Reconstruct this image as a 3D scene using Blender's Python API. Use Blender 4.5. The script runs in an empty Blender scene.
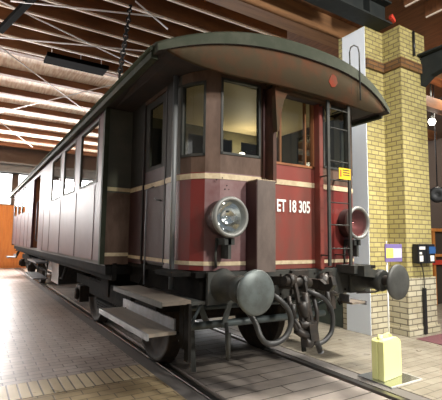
import bpy, bmesh, math, random
from mathutils import Vector, Matrix
random.seed(4)
C = bpy.context.scene.collection
SC = bpy.context.scene

# ------------------------------------------------------------------ camera
def make_camera(pos, yaw, pitch, roll, f_px):
    cy, sy, cp, sp = math.cos(yaw), math.sin(yaw), math.cos(pitch), math.sin(pitch)
    fw = Vector((sy*cp, cy*cp, sp)); r = Vector((cy, -sy, 0)); u = r.cross(fw)
    cr, sr = math.cos(roll), math.sin(roll)
    r, u = cr*r+sr*u, -sr*r+cr*u
    cam = bpy.data.cameras.new('camera'); o = bpy.data.objects.new('camera', cam); C.objects.link(o)
    m = Matrix((r, u, -fw)).transposed().to_4x4(); m.translation = pos
    o.matrix_world = m
    cam.sensor_fit = 'HORIZONTAL'; cam.sensor_width = 36.0; cam.lens = f_px/442*36.0
    cam.clip_start = .05; cam.clip_end = 200
    SC.camera = o
make_camera(Vector((-2.73, -2.47, 1.45)), math.radians(31.747), math.radians(5.548), math.radians(.707), 401.8)

# ------------------------------------------------------------------ world, exposure, lights
w = bpy.data.worlds.new('World'); SC.world = w; w.use_nodes = True
w.node_tree.nodes['Background'].inputs[0].default_value = (.86, .93, 1.0, 1)
w.node_tree.nodes['Background'].inputs[1].default_value = .2
SC.view_settings.view_transform = 'Standard'; SC.view_settings.look = 'None'
SC.view_settings.gamma = 1; SC.view_settings.use_curve_mapping = False
SC.view_settings.exposure = 0.36

def area(name, loc, target, sx, sy, power, col=(1, 1, 1), shape='RECTANGLE', spread=180):
    l = bpy.data.lights.new(name, 'AREA'); l.shape = shape; l.size = sx; l.size_y = sy
    l.energy = power; l.color = col; l.spread = math.radians(spread)
    o = bpy.data.objects.new(name, l); C.objects.link(o); o.location = loc
    o.rotation_euler = (Vector(target)-Vector(loc)).to_track_quat('-Z', 'Y').to_euler()
    return o
area('far_window_daylight', (-2.5, 18.1, 3.5), (-2.5, 8, 3.6), 11, 1.3, 1650, (1, .98, .96))
area('left_window_daylight', (-8.4, 11.5, 3.0), (-1, 11.0, 1.5), 10, 2.6, 35, (.95, .97, 1))
area('hall_key_lamp', (1.6, -6.4, 5.3), (0.2, .6, 1.0), .6, .6, 460, (1, .96, .88), 'DISK')
area('pillar_fill_light', (-1.1, -3.2, 5.2), (2.8, 1.6, 2.0), .8, .8, 125, (.98, .98, .96), 'DISK')  # unseen fill light added to brighten the pillar and its board
area('front_bay_lamp', (2.6, -.7, 5.3), (1.5, .8, 0), .8, .8, 92, (1, .95, .86), 'DISK', 80)
bay = bpy.data.lights.new('bay_fill_light', 'POINT'); bay.energy = 55; bay.color = (1, .93, .8); bay.shadow_soft_size = .15  # added fill without a fixture, brightens beams and pillar bricks
bo = bpy.data.objects.new('bay_fill_light', bay); C.objects.link(bo); bo.location = (1.7, -1.2, 4.6)
hl_ = bpy.data.lights.new('left_bay_fill_light', 'POINT'); hl_.energy = 26; hl_.color = (1, .9, .78); hl_.shadow_soft_size = .15  # unseen fill added to lift the near ceiling on the left
ho = bpy.data.objects.new('left_bay_fill_light', hl_); C.objects.link(ho); ho.location = (-3.3, 5.3, 4.6)
area('aisle_lamp', (6.6, 2.6, 5.2), (6.6, 2.7, 0), .8, .8, 90, (1, .9, .75), 'DISK')
area('right_aisle_daylight', (6.5, 12, 3.5), (2, 6, 2.5), 4, 3, 260, (.96, .98, 1))

# ------------------------------------------------------------------ materials
MATS = {}
def mat(name, col, rough=.6, metal=0, col2=None, scale=6, detail=6, lo=.42, hi=.62, bump=0, spec=.5, stretch=(1, 1, 1), coat=0):
    m = bpy.data.materials.new(name); m.use_nodes = True; MATS[name] = m
    nt = m.node_tree; b = nt.nodes['Principled BSDF']
    b.inputs['Base Color'].default_value = (*col, 1); b.inputs['Roughness'].default_value = rough
    b.inputs['Metallic'].default_value = metal; b.inputs['Specular IOR Level'].default_value = spec
    if coat: b.inputs['Coat Weight'].default_value = coat; b.inputs['Coat Roughness'].default_value = .1
    if col2 or bump:
        tc = nt.nodes.new('ShaderNodeTexCoord'); mp = nt.nodes.new('ShaderNodeMapping')
        mp.inputs['Scale'].default_value = stretch
        n = nt.nodes.new('ShaderNodeTexNoise'); n.inputs['Scale'].default_value = scale; n.inputs['Detail'].default_value = detail
        n.inputs['Roughness'].default_value = .62
        nt.links.new(tc.outputs['Object'], mp.inputs[0]); nt.links.new(mp.outputs[0], n.inputs['Vector'])
        if col2:
            r = nt.nodes.new('ShaderNodeValToRGB'); r.color_ramp.elements[0].position = lo; r.color_ramp.elements[1].position = hi
            r.color_ramp.elements[0].color = (*col, 1); r.color_ramp.elements[1].color = (*col2, 1)
            nt.links.new(n.outputs['Fac'], r.inputs[0]); nt.links.new(r.outputs[0], b.inputs['Base Color'])
        if bump:
            bp = nt.nodes.new('ShaderNodeBump'); bp.inputs['Strength'].default_value = bump; bp.inputs['Distance'].default_value = .01
            nt.links.new(n.outputs['Fac'], bp.inputs['Height']); nt.links.new(bp.outputs[0], b.inputs['Normal'])
    return m

def brick(name, c1, c2, mortar, bw, rh, ms=.008, rough=.8, bias=0, dirt=None, bump=.5, offset=.5, spec=.5, rough_var=None):
    m = bpy.data.materials.new(name); m.use_nodes = True; MATS[name] = m
    nt = m.node_tree; b = nt.nodes['Principled BSDF']; b.inputs['Roughness'].default_value = rough
    b.inputs['Specular IOR Level'].default_value = spec
    uv = nt.nodes.new('ShaderNodeUVMap'); t = nt.nodes.new('ShaderNodeTexBrick')
    t.inputs['Scale'].default_value = 1; t.inputs['Brick Width'].default_value = bw; t.inputs['Row Height'].default_value = rh
    t.inputs['Mortar Size'].default_value = ms; t.inputs['Mortar Smooth'].default_value = .2; t.inputs['Bias'].default_value = bias
    t.offset = offset
    t.inputs['Color1'].default_value = (*c1, 1); t.inputs['Color2'].default_value = (*c2, 1); t.inputs['Mortar'].default_value = (*mortar, 1)
    nt.links.new(uv.outputs[0], t.inputs['Vector'])
    out = t.outputs['Color']
    n = nt.nodes.new('ShaderNodeTexNoise'); n.inputs['Scale'].default_value = 3.2; n.inputs['Detail'].default_value = 8
    nt.links.new(uv.outputs[0], n.inputs['Vector'])
    if dirt:
        r = nt.nodes.new('ShaderNodeValToRGB'); r.color_ramp.elements[0].position = .35; r.color_ramp.elements[1].position = .75
        r.color_ramp.elements[0].color = (1, 1, 1, 1); r.color_ramp.elements[1].color = (*dirt, 1)
        nt.links.new(n.outputs['Fac'], r.inputs[0])
        mx = nt.nodes.new('ShaderNodeMix'); mx.data_type = 'RGBA'; mx.blend_type = 'MULTIPLY'; mx.inputs['Factor'].default_value = 1
        nt.links.new(out, mx.inputs['A']); nt.links.new(r.outputs[0], mx.inputs['B']); out = mx.outputs['Result']
    nt.links.new(out, b.inputs['Base Color'])
    if rough_var:
        mr = nt.nodes.new('ShaderNodeMapRange'); mr.inputs[1].default_value = .3; mr.inputs[2].default_value = .7
        mr.inputs[3].default_value, mr.inputs[4].default_value = rough_var
        nt.links.new(n.outputs['Fac'], mr.inputs[0]); nt.links.new(mr.outputs[0], b.inputs['Roughness'])
    bp = nt.nodes.new('ShaderNodeBump'); bp.inputs['Strength'].default_value = bump; bp.inputs['Distance'].default_value = .006; bp.invert = True
    nt.links.new(t.outputs['Fac'], bp.inputs['Height']); nt.links.new(bp.outputs[0], b.inputs['Normal'])
    return m

def glass(name, tint, refl=1.0, rough=.02, power=4):
    m = bpy.data.materials.new(name); m.use_nodes = True; MATS[name] = m
    nt = m.node_tree; nt.nodes.clear()
    o = nt.nodes.new('ShaderNodeOutputMaterial'); mx = nt.nodes.new('ShaderNodeMixShader')
    t = nt.nodes.new('ShaderNodeBsdfTransparent'); t.inputs[0].default_value = (*tint, 1)
    g = nt.nodes.new('ShaderNodeBsdfGlossy'); g.inputs['Roughness'].default_value = rough; g.inputs[0].default_value = (refl, refl, refl, 1)
    f = nt.nodes.new('ShaderNodeLayerWeight'); f.inputs[0].default_value = .5
    p = nt.nodes.new('ShaderNodeMath'); p.operation = 'POWER'; p.inputs[1].default_value = power
    r = nt.nodes.new('ShaderNodeMapRange'); r.inputs[3].default_value = .03; r.inputs[4].default_value = .8
    nt.links.new(f.outputs['Facing'], p.inputs[0]); nt.links.new(p.outputs[0], r.inputs[0])
    nt.links.new(r.outputs[0], mx.inputs[0]); nt.links.new(t.outputs[0], mx.inputs[1]); nt.links.new(g.outputs[0], mx.inputs[2])
    nt.links.new(mx.outputs[0], o.inputs[0]); return m

def emit(name, col, s):
    m = bpy.data.materials.new(name); m.use_nodes = True; MATS[name] = m
    b = m.node_tree.nodes['Principled BSDF']; b.inputs['Base Color'].default_value = (*col, 1)
    b.inputs['Emission Color'].default_value = (*col, 1); b.inputs['Emission Strength'].default_value = s
    return m

RED = mat('weathered dark red paint', (.165, .020, .016), .42, col2=(.105, .030, .024), scale=5, stretch=(1, 1, .5), bump=.06)
REDF = mat('lighter red door paint', (.215, .042, .03), .42, col2=(.165, .055, .04), scale=4, stretch=(1, 1, .4), bump=.06)
FACET = mat('pinkish facet paint', (.20, .115, .112), .5, col2=(.15, .06, .058), scale=3.5, bump=.08)
WAIST = mat('brown grey window pillar paint', (.085, .050, .034), .55, spec=.22, col2=(.125, .078, .056), scale=7, stretch=(1, 1, .4), bump=.06)
OLIVE = mat('olive grey sheet', (.062, .060, .046), .6, col2=(.08, .072, .056), scale=5, bump=.06)
MAROON = mat('glossy maroon coach panel', (.095, .046, .049), .5, col2=(.078, .034, .036), scale=3, stretch=(1, .5, 1), spec=.12)
TAUPE = mat('taupe brown cover sheet', (.125, .093, .078), .5, col2=(.09, .066, .055), scale=8, stretch=(1, 1, .5), bump=.08)
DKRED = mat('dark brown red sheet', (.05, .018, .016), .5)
PORT = mat('brown red portal paint', (.085, .036, .026), .55, col2=(.06, .032, .022), scale=8, spec=.2)
CREAM = mat('aged cream line', (.58, .47, .30), .6, col2=(.46, .35, .22), scale=14)
FASC = mat('rusty brown fascia', (.062, .046, .028), .75, spec=.06, col2=(.098, .042, .023), scale=3.6, lo=.45, hi=.68, bump=.1)
RIM = mat('grey green roof edge', (.036, .041, .027), .7, spec=.12, col2=(.052, .054, .038), scale=6, bump=.08)
SOFF = mat('dark soffit', (.022, .018, .017), .7, col2=(.035, .022, .02), scale=4)
UNDER = mat('sooty black underframe', (.010, .0095, .009), .85, col2=(.017, .015, .013), scale=9, bump=.12, spec=.04)
RUSTY = mat('brown black running gear', (.022, .018, .015), .75, col2=(.036, .025, .018), scale=12, bump=.12, spec=.12)
STEEL = mat('dark grey underframe steel', (.036, .038, .035), .6, 0, col2=(.052, .050, .043), scale=9, bump=.12, spec=.25)
GREASE = mat('greasy brown black steel', (.022, .020, .018), .45, .1, col2=(.045, .034, .027), scale=14, bump=.15)
BUFF = mat('grey green buffer plate', (.125, .145, .14), .45, .3, col2=(.09, .10, .095), scale=8, bump=.05)
BUFFD = mat('dark grey buffer plate', (.085, .085, .078), .5, .3, col2=(.065, .065, .06), scale=8, bump=.05)
TEAL = mat('blue grey painted bar', (.075, .095, .098), .5, .2, col2=(.055, .065, .065), scale=9)
RUBBER = mat('black rubber hose', (.024, .024, .024), .5, col2=(.04, .039, .036), scale=10)
LIGHTM = mat('worn grey metal', (.20, .205, .22), .45, .3, col2=(.15, .15, .155), scale=9)
POLE = mat('dull grey pole paint', (.17, .175, .175), .45, .2)
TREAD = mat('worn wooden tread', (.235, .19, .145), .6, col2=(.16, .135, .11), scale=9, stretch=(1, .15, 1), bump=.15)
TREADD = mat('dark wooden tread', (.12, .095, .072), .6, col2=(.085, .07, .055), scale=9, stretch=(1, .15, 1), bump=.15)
WHITE = mat('white lettering paint', (.86, .84, .78), .5)
SILVER = mat('lamp reflector', (.85, .86, .86), .12, 1.0)
RUSTO = mat('orange red touch up', (.15, .026, .012), .7, spec=.06, col2=(.09, .045, .028), scale=9, lo=.4, hi=.66)
LAMPR = mat('grey lamp rim paint', (.22, .22, .205), .45, .2)
LAMPB = mat('dark lamp drum paint', (.05, .03, .028), .45)
CABCEIL = mat('cream cab lining', (.70, .58, .36), .6)
CABOLV = mat('olive cab partition', (.13, .115, .06), .6, col2=(.10, .085, .045), scale=4)
DARKIN = mat('dark interior', (.05, .04, .03), .7)
WOODRED = mat('varnished red brown wood', (.30, .115, .045), .4, col2=(.22, .08, .03), scale=6, stretch=(1, 1, .2))
PANE = glass('window glass', (.86, .88, .84), 1.0)
PANES = glass('coach window glass', (.5, .5, .47), 1.0, .02, 1.6)
LENS = glass('lamp glass', (.92, .95, .95), .9, .05)
LENSR = glass('red lamp glass', (.85, .50, .50), .9, .08)
BRICKY = brick('yellow glazed brick', (.53, .46, .19), (.415, .355, .14), (.22, .175, .10), .175, .075, .009, .55, dirt=(.82, .80, .72), bump=.6)
BRICKL = brick('plinth brick paled for daylight', (.60, .56, .42), (.48, .44, .32), (.17, .15, .115), .25, .085, .009, .5, dirt=(.80, .76, .68), bump=.6)  # paler copy of the yellow brick, daylight on the foot painted in
BRICKB = brick('brown glazed brick', (.24, .125, .05), (.17, .085, .035), (.08, .055, .04), .25, .07, .009, .4, bump=.6)
PAVE = brick('grey brown clinker paving', (.50, .44, .40), (.40, .345, .31), (.14, .115, .10), .25, .115, .008, .3, dirt=(.80, .78, .78), bump=.3, spec=.5, rough_var=(.30, .44))
PAVEY = brick('yellow clinker paving', (.46, .36, .215), (.36, .275, .155), (.12, .095, .065), .25, .115, .006, .32, dirt=(.78, .76, .74), bump=.35, rough_var=(.25, .5))
PAVEC = brick('cream soldier paving', (.70, .59, .40), (.56, .46, .30), (.10, .085, .065), .094, 9.0, .008, .35, dirt=(.82, .80, .78), bump=.35, offset=0, rough_var=(.25, .5))
PAVER = brick('greyish right paving', (.345, .31, .25), (.275, .245, .195), (.13, .11, .085), .30, .115, .006, .35, dirt=(.72, .70, .66), bump=.35, rough_var=(.25, .5))
PLANK = brick('grey brown deck planks', (.40, .345, .30), (.31, .265, .23), (.035, .03, .025), 3.2, .19, .007, .55, dirt=(.62, .62, .64), bump=.4)
DKFLOOR = mat('dark groove', (.03, .028, .026), .7)
RAIL = mat('polished rail steel', (.20, .19, .18), .3, .9)
RAILE = mat('dull rail flange', (.17, .155, .145), .55, .1)
CEILB = mat('corrugated roof boards paled for window light', (.88, .73, .58), .6, col2=(.66, .44, .30), scale=7, stretch=(3, .25, 1))  # far boards coloured paler to stand in for window light
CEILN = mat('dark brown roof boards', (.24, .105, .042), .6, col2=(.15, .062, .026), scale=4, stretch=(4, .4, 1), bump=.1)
PURL = mat('brown purlin timber', (.23, .092, .034), .6, col2=(.15, .06, .024), scale=5, stretch=(.3, 3, 1))
PURLE = mat('lit purlin edge paint', (.90, .78, .66), .55)  # pale colour stands in for light on the purlin bottom edges
BEAMW = mat('orange brown beam timber', (.34, .17, .075), .55, col2=(.22, .11, .05), scale=3, stretch=(.3, 4, 3))
RSJ = mat('dark green grey steel beam', (.020, .024, .024), .7, 0, col2=(.028, .032, .031), scale=5, spec=.2)
MATTE = mat('matt black sheet', (.006, .006, .006), .9, spec=.05)
LINTEL = mat('grey lintel steel', (.12, .13, .13), .5)
ORANGE = mat('orange wood wall', (.62, .235, .055), .5, col2=(.52, .18, .04), scale=4, stretch=(3, 3, .3))
PLASTER = mat('off white wall plaster', (.55, .54, .52), .8)
DKWALL = mat('dark brown hall wall', (.07, .045, .03), .7)
GREENW = mat('dark green partition paint', (.075, .10, .082), .5, col2=(.06, .08, .066), scale=4)
PANEL = mat('pale blue white board', (.84, .90, .97), .5)
CANY = mat('pale yellow canister paint', (.93, .92, .40), .35)
PLATE = mat('mirror steel plate', (.42, .43, .42), .12, .9)
PLATEE = mat('pale plate edge', (.6, .6, .58), .5)
PURPLE = mat('purple sign', (.16, .12, .30), .5)
LILAC = mat('lilac sign field', (.50, .47, .62), .5)
YELL = mat('yellow sign', (.85, .72, .12), .5)
YELW = mat('orange yellow warning sign', (.85, .52, .02), .5)
BLACK = mat('black plastic', (.012, .013, .016), .35)
BLUE = mat('blue plastic', (.03, .10, .28), .35)
BROD = mat('pale grey rod', (.85, .82, .82), .4)
CHAINM = mat('black chain steel', (.02, .02, .02), .45, .5)
DAY = emit('daylit window glass', (1, 1, 1), 3.2)
DAYL = emit('dim daylit side window glass', (1, 1, 1), .8)
BULB = emit('lit lamp glass', (1, .93, .8), 9)
DOORD = mat('shade-darkened door paint', (.030, .028, .024), .6, col2=(.04, .035, .03), scale=5, spec=.2)  # darkened to imitate the shade in the cab door recess
CARPET = mat('maroon carpet', (.16, .06, .07), .9, col2=(.12, .05, .055), scale=30)
REDSG = mat('red fitting', (.62, .055, .03), .5)

# ------------------------------------------------------------------ mesh builder
class MB:
    def __init__(s, T=None):
        s.bm = bmesh.new(); s.T = T; s.mi = 0; s.mats = []
    def use(s, m):
        if m not in s.mats: s.mats.append(m)
        s.mi = s.mats.index(m); return s
    def face(s, vs, smooth=False):
        try: f = s.bm.faces.new(vs)
        except ValueError: return None
        f.material_index = s.mi; f.smooth = smooth; return f
    def v(s, p): return s.bm.verts.new(p)
    def box(s, x0, x1, y0, y1, z0, z1):
        return s.hexa([(x0, y0, z0), (x1, y0, z0), (x1, y1, z0), (x0, y1, z0), (x0, y0, z1), (x1, y0, z1), (x1, y1, z1), (x0, y1, z1)])
    def hexa(s, P):
        v = [s.v(p) for p in P]
        for q in ((3, 2, 1, 0), (4, 5, 6, 7), (0, 1, 5, 4), (1, 2, 6, 5), (2, 3, 7, 6), (3, 0, 4, 7)): s.face([v[i] for i in q])
        return s
    def bar(s, a, b, wd, th, up=(0, 0, 1)):
        a, b = Vector(a), Vector(b); d = (b-a).normalized(); u = Vector(up)
        if abs(d.dot(u)) > .98: u = Vector((0, 1, 0))
        r = d.cross(u).normalized()*wd/2; u = r.cross(d).normalized()*th/2
        return s.hexa([a-r-u, a+r-u, b+r-u, b-r-u, a-r+u, a+r+u, b+r+u, b-r+u])
    def tube(s, pts, rad, seg=10, cap=True):
        pts = [Vector(p) for p in pts]; rings = []; n = None
        rad = rad if isinstance(rad, (list, tuple)) else [rad]*len(pts)
        for i, p in enumerate(pts):
            d = (pts[min(i+1, len(pts)-1)]-pts[max(i-1, 0)]).normalized()
            if n is None:
                n = d.orthogonal().normalized()
            else:
                n = (n-d*n.dot(d)).normalized()
            b = d.cross(n)
            rings.append([s.v(p+(n*math.cos(2*math.pi*k/seg)+b*math.sin(2*math.pi*k/seg))*rad[i]) for k in range(seg)])
        for a, b in zip(rings, rings[1:]):
            for k in range(seg): s.face([a[k], a[(k+1) % seg], b[(k+1) % seg], b[k]], True)
        if cap:
            s.face(list(reversed(rings[0]))); s.face(rings[-1])
        return s
    def lathe(s, c, axis, prof, seg=28, cap0=True, cap1=True):
        c = Vector(c); d = Vector(axis).normalized(); n = d.orthogonal().normalized(); b = d.cross(n); rings = []
        for t, r in prof:
            rings.append([s.v(c+d*t+(n*math.cos(2*math.pi*k/seg)+b*math.sin(2*math.pi*k/seg))*r) for k in range(seg)])
        for i, (a, e) in enumerate(zip(rings, rings[1:])):
            for k in range(seg): s.face([a[k], a[(k+1) % seg], e[(k+1) % seg], e[k]], True)
        if cap0: s.face(list(reversed(rings[0])))
        if cap1: s.face(rings[-1])
        return s
    def torus(s, c, axis, R, r, seg=20, rs=8, a0=0, a1=2*math.pi, nrm=None):
        c = Vector(c); d = Vector(axis).normalized(); n = Vector(nrm).normalized() if nrm else d.orthogonal().normalized(); b = d.cross(n)
        full = abs(a1-a0-2*math.pi) < 1e-6
        pts = [c+(n*math.cos(a0+(a1-a0)*k/seg)+b*math.sin(a0+(a1-a0)*k/seg))*R for k in range(seg+1)]
        return s.tube(pts, r, rs)
    def prism(s, poly, off):
        a = [s.v(p) for p in poly]; b = [s.v(Vector(p)+Vector(off)) for p in poly]; n = len(poly)
        s.face(list(reversed(a))); s.face(b)
        for k in range(n): s.face([a[k], a[(k+1) % n], b[(k+1) % n], b[k]])
        return s
    def clusters(s, gap=.012):
        bm = s.bm; bm.verts.ensure_lookup_table(); bm.verts.index_update(); seen = {}; isl = []
        for v in bm.verts:
            if v.index in seen: continue
            st = [v]; seen[v.index] = len(isl); got = []
            while st:
                a = st.pop(); got.append(a)
                for e in a.link_edges:
                    b = e.other_vert(a)
                    if b.index not in seen: seen[b.index] = len(isl); st.append(b)
            isl.append(([min(q.co[i] for q in got) for i in range(3)], [max(q.co[i] for q in got) for i in range(3)]))
        par = list(range(len(isl)))
        def find(i):
            while par[i] != i: i = par[i]
            return i
        for i in range(len(isl)):
            for j in range(i):
                if all(isl[i][0][k]-gap <= isl[j][1][k] and isl[j][0][k]-gap <= isl[i][1][k] for k in range(3)): par[find(i)] = find(j)
        roots = sorted({find(i) for i in range(len(isl))})
        if len(roots) < 2: return [s]
        out = []
        for r in roots:
            q = MB(s.T); q.bm.free(); q.bm = bm.copy(); q.mats = list(s.mats); q.bm.verts.ensure_lookup_table()
            bmesh.ops.delete(q.bm, geom=[v for v in q.bm.verts if find(seen[v.index]) != r], context='VERTS'); out.append(q)
        bm.free(); return out
    def build(s, name, m=None, parent=None, bevel=0, sharp=True):
        if m: 
            if not s.mats: s.mats = [m]
        bm = s.bm
        if s.T: bmesh.ops.transform(bm, matrix=s.T, verts=bm.verts)
        bmesh.ops.recalc_face_normals(bm, faces=bm.faces)
        uv = bm.loops.layers.uv.new('UVMap')
        for f in bm.faces:
            n = f.normal; ax = max(range(3), key=lambda i: abs(n[i]))
            for l in f.loops:
                p = l.vert.co
                l[uv].uv = (p.y, p.z) if ax == 0 else (p.x, p.z) if ax == 1 else (p.x, p.y)
        me = bpy.data.meshes.new(name); bm.to_mesh(me); bm.free()
        for q in s.mats: me.materials.append(q)
        o = bpy.data.objects.new(name, me); C.objects.link(o)
        if parent: o.parent = parent
        if bevel:
            bv = o.modifiers.new('bevel', 'BEVEL'); bv.width = bevel; bv.segments = 2; bv.limit_method = 'ANGLE'; bv.angle_limit = math.radians(50)
        return o

def tag(o, label=None, cat=None, group=None, kind=None):
    if label: o['label'] = label
    if cat: o['category'] = cat
    if group: o['group'] = group
    if kind: o['kind'] = kind
    return o
def empty(name, loc=(0, 0, 0)):
    o = bpy.data.objects.new(name, None); C.objects.link(o); o.location = loc; o.empty_display_size = .2; return o
def struct(name, mb, m=None): return tag(mb.build(name, m), kind='structure')
def grid_wall(mb, axis, c0, c1, us, zs, holes):
    """boxes in the plane normal to axis, leaving holes (u0,u1,z0,z1) open"""
    us = sorted(set(us+[h[0] for h in holes]+[h[1] for h in holes])); zs = sorted(set(zs+[h[2] for h in holes]+[h[3] for h in holes]))
    for a, b in zip(us, us[1:]):
        for e, f in zip(zs, zs[1:]):
            if any(h[0]-1e-6 <= a and b <= h[1]+1e-6 and h[2]-1e-6 <= e and f <= h[3]+1e-6 for h in holes): continue
            if axis == 'x': mb.box(c0, c1, a, b, e, f)
            else: mb.box(a, b, c0, c1, e, f)
    return mb

# ================================================================== SETTING
# floors
m = MB(); m.box(-9, 10, -8, 20, -.30, -.12); struct('floor', m, DKFLOOR)
m = MB(); m.use(PAVE).box(-9, -.98, 2.10, 18.6, -.12, 0); struct('floor', m)
m = MB(); m.use(PAVEC).box(-9, -.98, 1.66, 2.09, -.12, .001); struct('floor', m)
m = MB(); m.use(PAVEY).box(-9, -.98, -8, 1.65, -.12, 0); struct('floor', m)
m = MB(); m.use(PAVER).box(.98, 9, -8, 18.6, -.12, 0); struct('floor', m)
m = MB(); m.use(PLANK).box(-.655, .655, -8, 18.6, -.12, -.005); struct('floor', m)
for s, nm in ((-1, 'left'), (1, 'right')):
    m = MB(); x = .81*s
    m.use(RAILE).box(min(x, .975*s), max(x, .975*s), -8, 18.6, -.12, -.004)
    struct('trim_1' if s < 0 else 'trim_2', m)
    m = MB()
    m.use(RAIL).box(.75*s-.036, .75*s+.036, -8, 18.55, -.115, .0)
    m.use(RAILE).box(.75*s-.045, .75*s+.045, -8, 18.55, -.119, -.05)
    tag(m.build('rail', bevel=.006), 'polished steel rail sunk flush in the floor, ' + ('running under the boarding steps' if s < 0 else 'the one nearer the yellow canister'), 'rail')
# far wall with daylit windows
W = ['wall_back']
m = MB(); m.use(DKWALL); grid_wall(m, 'y', 18.6, 18.9, [-9, 9], [0, 6.1], [(-8.5+i*2.5, -8.5+i*2.5+2.3, 2.95, 4.38) for i in range(7)] + [(-7.5, 8.5, 0, 2.9)])
struct('wall_back', m)
m = MB(); m.use(ORANGE)
for i in range(32): m.box(-7.5+i*.5, -7.5+i*.5+.494, 18.6, 18.72, 0, 2.9)
m.box(-7.5, 8.5, 18.57, 18.6, 2.12, 2.24); m.box(-7.5, 8.5, 18.57, 18.6, .1, .28)
struct('door_1', m)
for i in range(7):
    x = -8.5+i*2.5
    m = MB(); m.use(DAY).box(x, x+2.3, 18.74, 18.78, 2.95, 4.38); m.use(LINTEL)
    for k in range(4): m.box(x+k*.753, x+k*.753+.04, 18.66, 18.74, 2.95, 4.38)
    m.box(x, x+2.3, 18.66, 18.74, 3.53, 3.57)
    struct('window_%d' % (i+1), m)
m = MB(); m.use(LINTEL).box(-9, 9, 18.3, 18.6, 4.40, 4.84); m.box(-9, 9, 18.2, 18.6, 4.78, 4.86); m.box(-9, 9, 18.2, 18.6, 4.40, 4.46); struct('trim_3', m)
# left wall with large windows
m = MB(); m.use(PLASTER); grid_wall(m, 'x', -9.0, -8.8, [-8, 18.6], [0, 6.1], [(3.5+i*3, 3.5+i*3+2.6, 1.6, 4.4) for i in range(5)]); struct('wall_left', m)
for i in range(5):
    y = 3.5+i*3
    m = MB(); m.use(DAYL).box(-8.95, -8.9, y, y+2.6, 1.6, 4.4); m.use(LINTEL)
    for k in range(4): m.box(-8.9, -8.82, y+k*.85, y+k*.85+.05, 1.6, 4.4)
    struct('window_%d' % (i+8), m)
# right far wall of the neighbouring aisle
m = MB(); m.use(DKWALL).box(9, 9.2, -2, 18.6, 0, 6.1); struct('wall_right', m)
# low green partition behind the pillars
m = MB(); m.use(GREENW).box(2.66, 2.74, 2.3, 12, 0, 1.25); m.box(2.63, 2.77, 2.3, 12, 1.25, 1.29)
for k in range(6): m.box(2.645, 2.66, 2.3+k*1.9, 2.36+k*1.9, 0, 1.25)
struct('wall_right', m)

# ceiling: boards and purlins along X
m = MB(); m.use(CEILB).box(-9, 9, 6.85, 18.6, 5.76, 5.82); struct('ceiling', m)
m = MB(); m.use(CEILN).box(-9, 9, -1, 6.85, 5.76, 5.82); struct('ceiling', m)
ORD = ['first', 'second', 'third', 'fourth', 'fifth', 'sixth', 'seventh', 'eighth', 'ninth', 'tenth']
def purlin(y, z0, z1, wd, strip=0, x0=-9, x1=9, label=None, group=None):
    m = MB(); m.use(PURL).box(x0, x1, y-wd/2, y+wd/2, z0, z1)
    if strip: m.use(PURLE).box(x0, x1, y-strip, y+strip*.6, z0-.03, z0)
    return tag(m.build('roof_purlin'), label, 'purlin', group)
for k in range(8):
    purlin(7.45+1.53*k, 5.58, 5.76, .17, 0, -9, 9, 'brown purlin under the pale roof boards, %s one behind the black heater panel' % ORD[k], 'purlins under the pale roof boards')
for k in range(7):
    purlin(3.45+.58*k, 5.46, 5.76, .13, .030, -9, 2.4, 'brown purlin with its lit bottom edge painted as a pale batten, %s one behind the wide orange brown beam' % ORD[k], 'batten-edged purlins under the dark roof boards')
purlin(.6, 5.5, 5.76, .2, 0, -9, 2.4, 'plain brown purlin on the near side of the steel girder')
m = MB(); m.use(BEAMW).box(-9, 9, 2.72, 3.02, 5.36, 5.76); tag(m.build('roof_beam'), 'wide orange brown timber beam spanning above the railcar roof', 'beam')
m = MB(); m.use(BEAMW).box(-9, 2.4, 2.2, 2.34, 5.5, 5.76); tag(m.build('roof_beam'), 'narrow orange brown timber beam between the steel girder and the wide beam', 'beam')
# steel girder resting on the pillar
m = MB(); m.use(RSJ); m.box(-9, 2.95, 1.42, 1.72, 5.0, 5.03); m.box(-9, 2.95, 1.42, 1.72, 5.36, 5.39); m.box(-9, 2.95, 1.55, 1.59, 5.03, 5.36)
for k in range(-11, 4): m.box(k*.8, k*.8+.012, 1.43, 1.71, 5.03, 5.36)
tag(m.build('roof_girder'), 'dark steel girder with stiffener plates ending on top of the brick pillar', 'girder')
# joists of the right-hand bay, running along Y
for k in range(9):
    x = 2.75+k*.62
    m = MB(); m.use(PURL).box(x, x+.12, -1, 1.48, 5.5, 5.76); m.use(PURLE).box(x+.03, x+.06, -1, 1.48, 5.48, 5.5); tag(m.build('roof_joist'), 'brown joist running toward the viewer, %s one to the right of the pillar board' % ORD[k], 'joist', 'joists over the right-hand bay')
m = MB(); m.use(RSJ)   # bracket girder off the pillar toward the viewer
m.prism([(3.60, -1, 4.60), (3.60, 1.365, 4.56), (3.60, 1.365, 4.08), (3.60, 1.2, 4.2), (3.60, .7, 4.34), (3.60, -1, 4.36)], (.14, 0, 0))
m.box(3.52, 3.84, -1, 1.365, 4.58, 4.61); tag(m.build('bracket_girder'), 'dark steel bracket girder reaching from the brick pillar toward the viewer', 'girder')
for k in range(5):
    m = MB(); m.use(PURL).box(2.9, 9, 2.6+k*1.6, 2.8+k*1.6, 4.5, 4.75); tag(m.build('aisle_beam'), 'brown beam of the aisle behind the pillar, %s one from the pillar' % ORD[k], 'beam', 'beams of the aisle behind the pillar')
m = MB(); m.use(MATTE).bar((-2.50, 5.95, 5.33), (-2.05, 4.2, 5.33), .11, .08); tag(m.build('roof_strut'), 'black diagonal strut crossing the near purlins left of the chain', 'strut')
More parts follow.
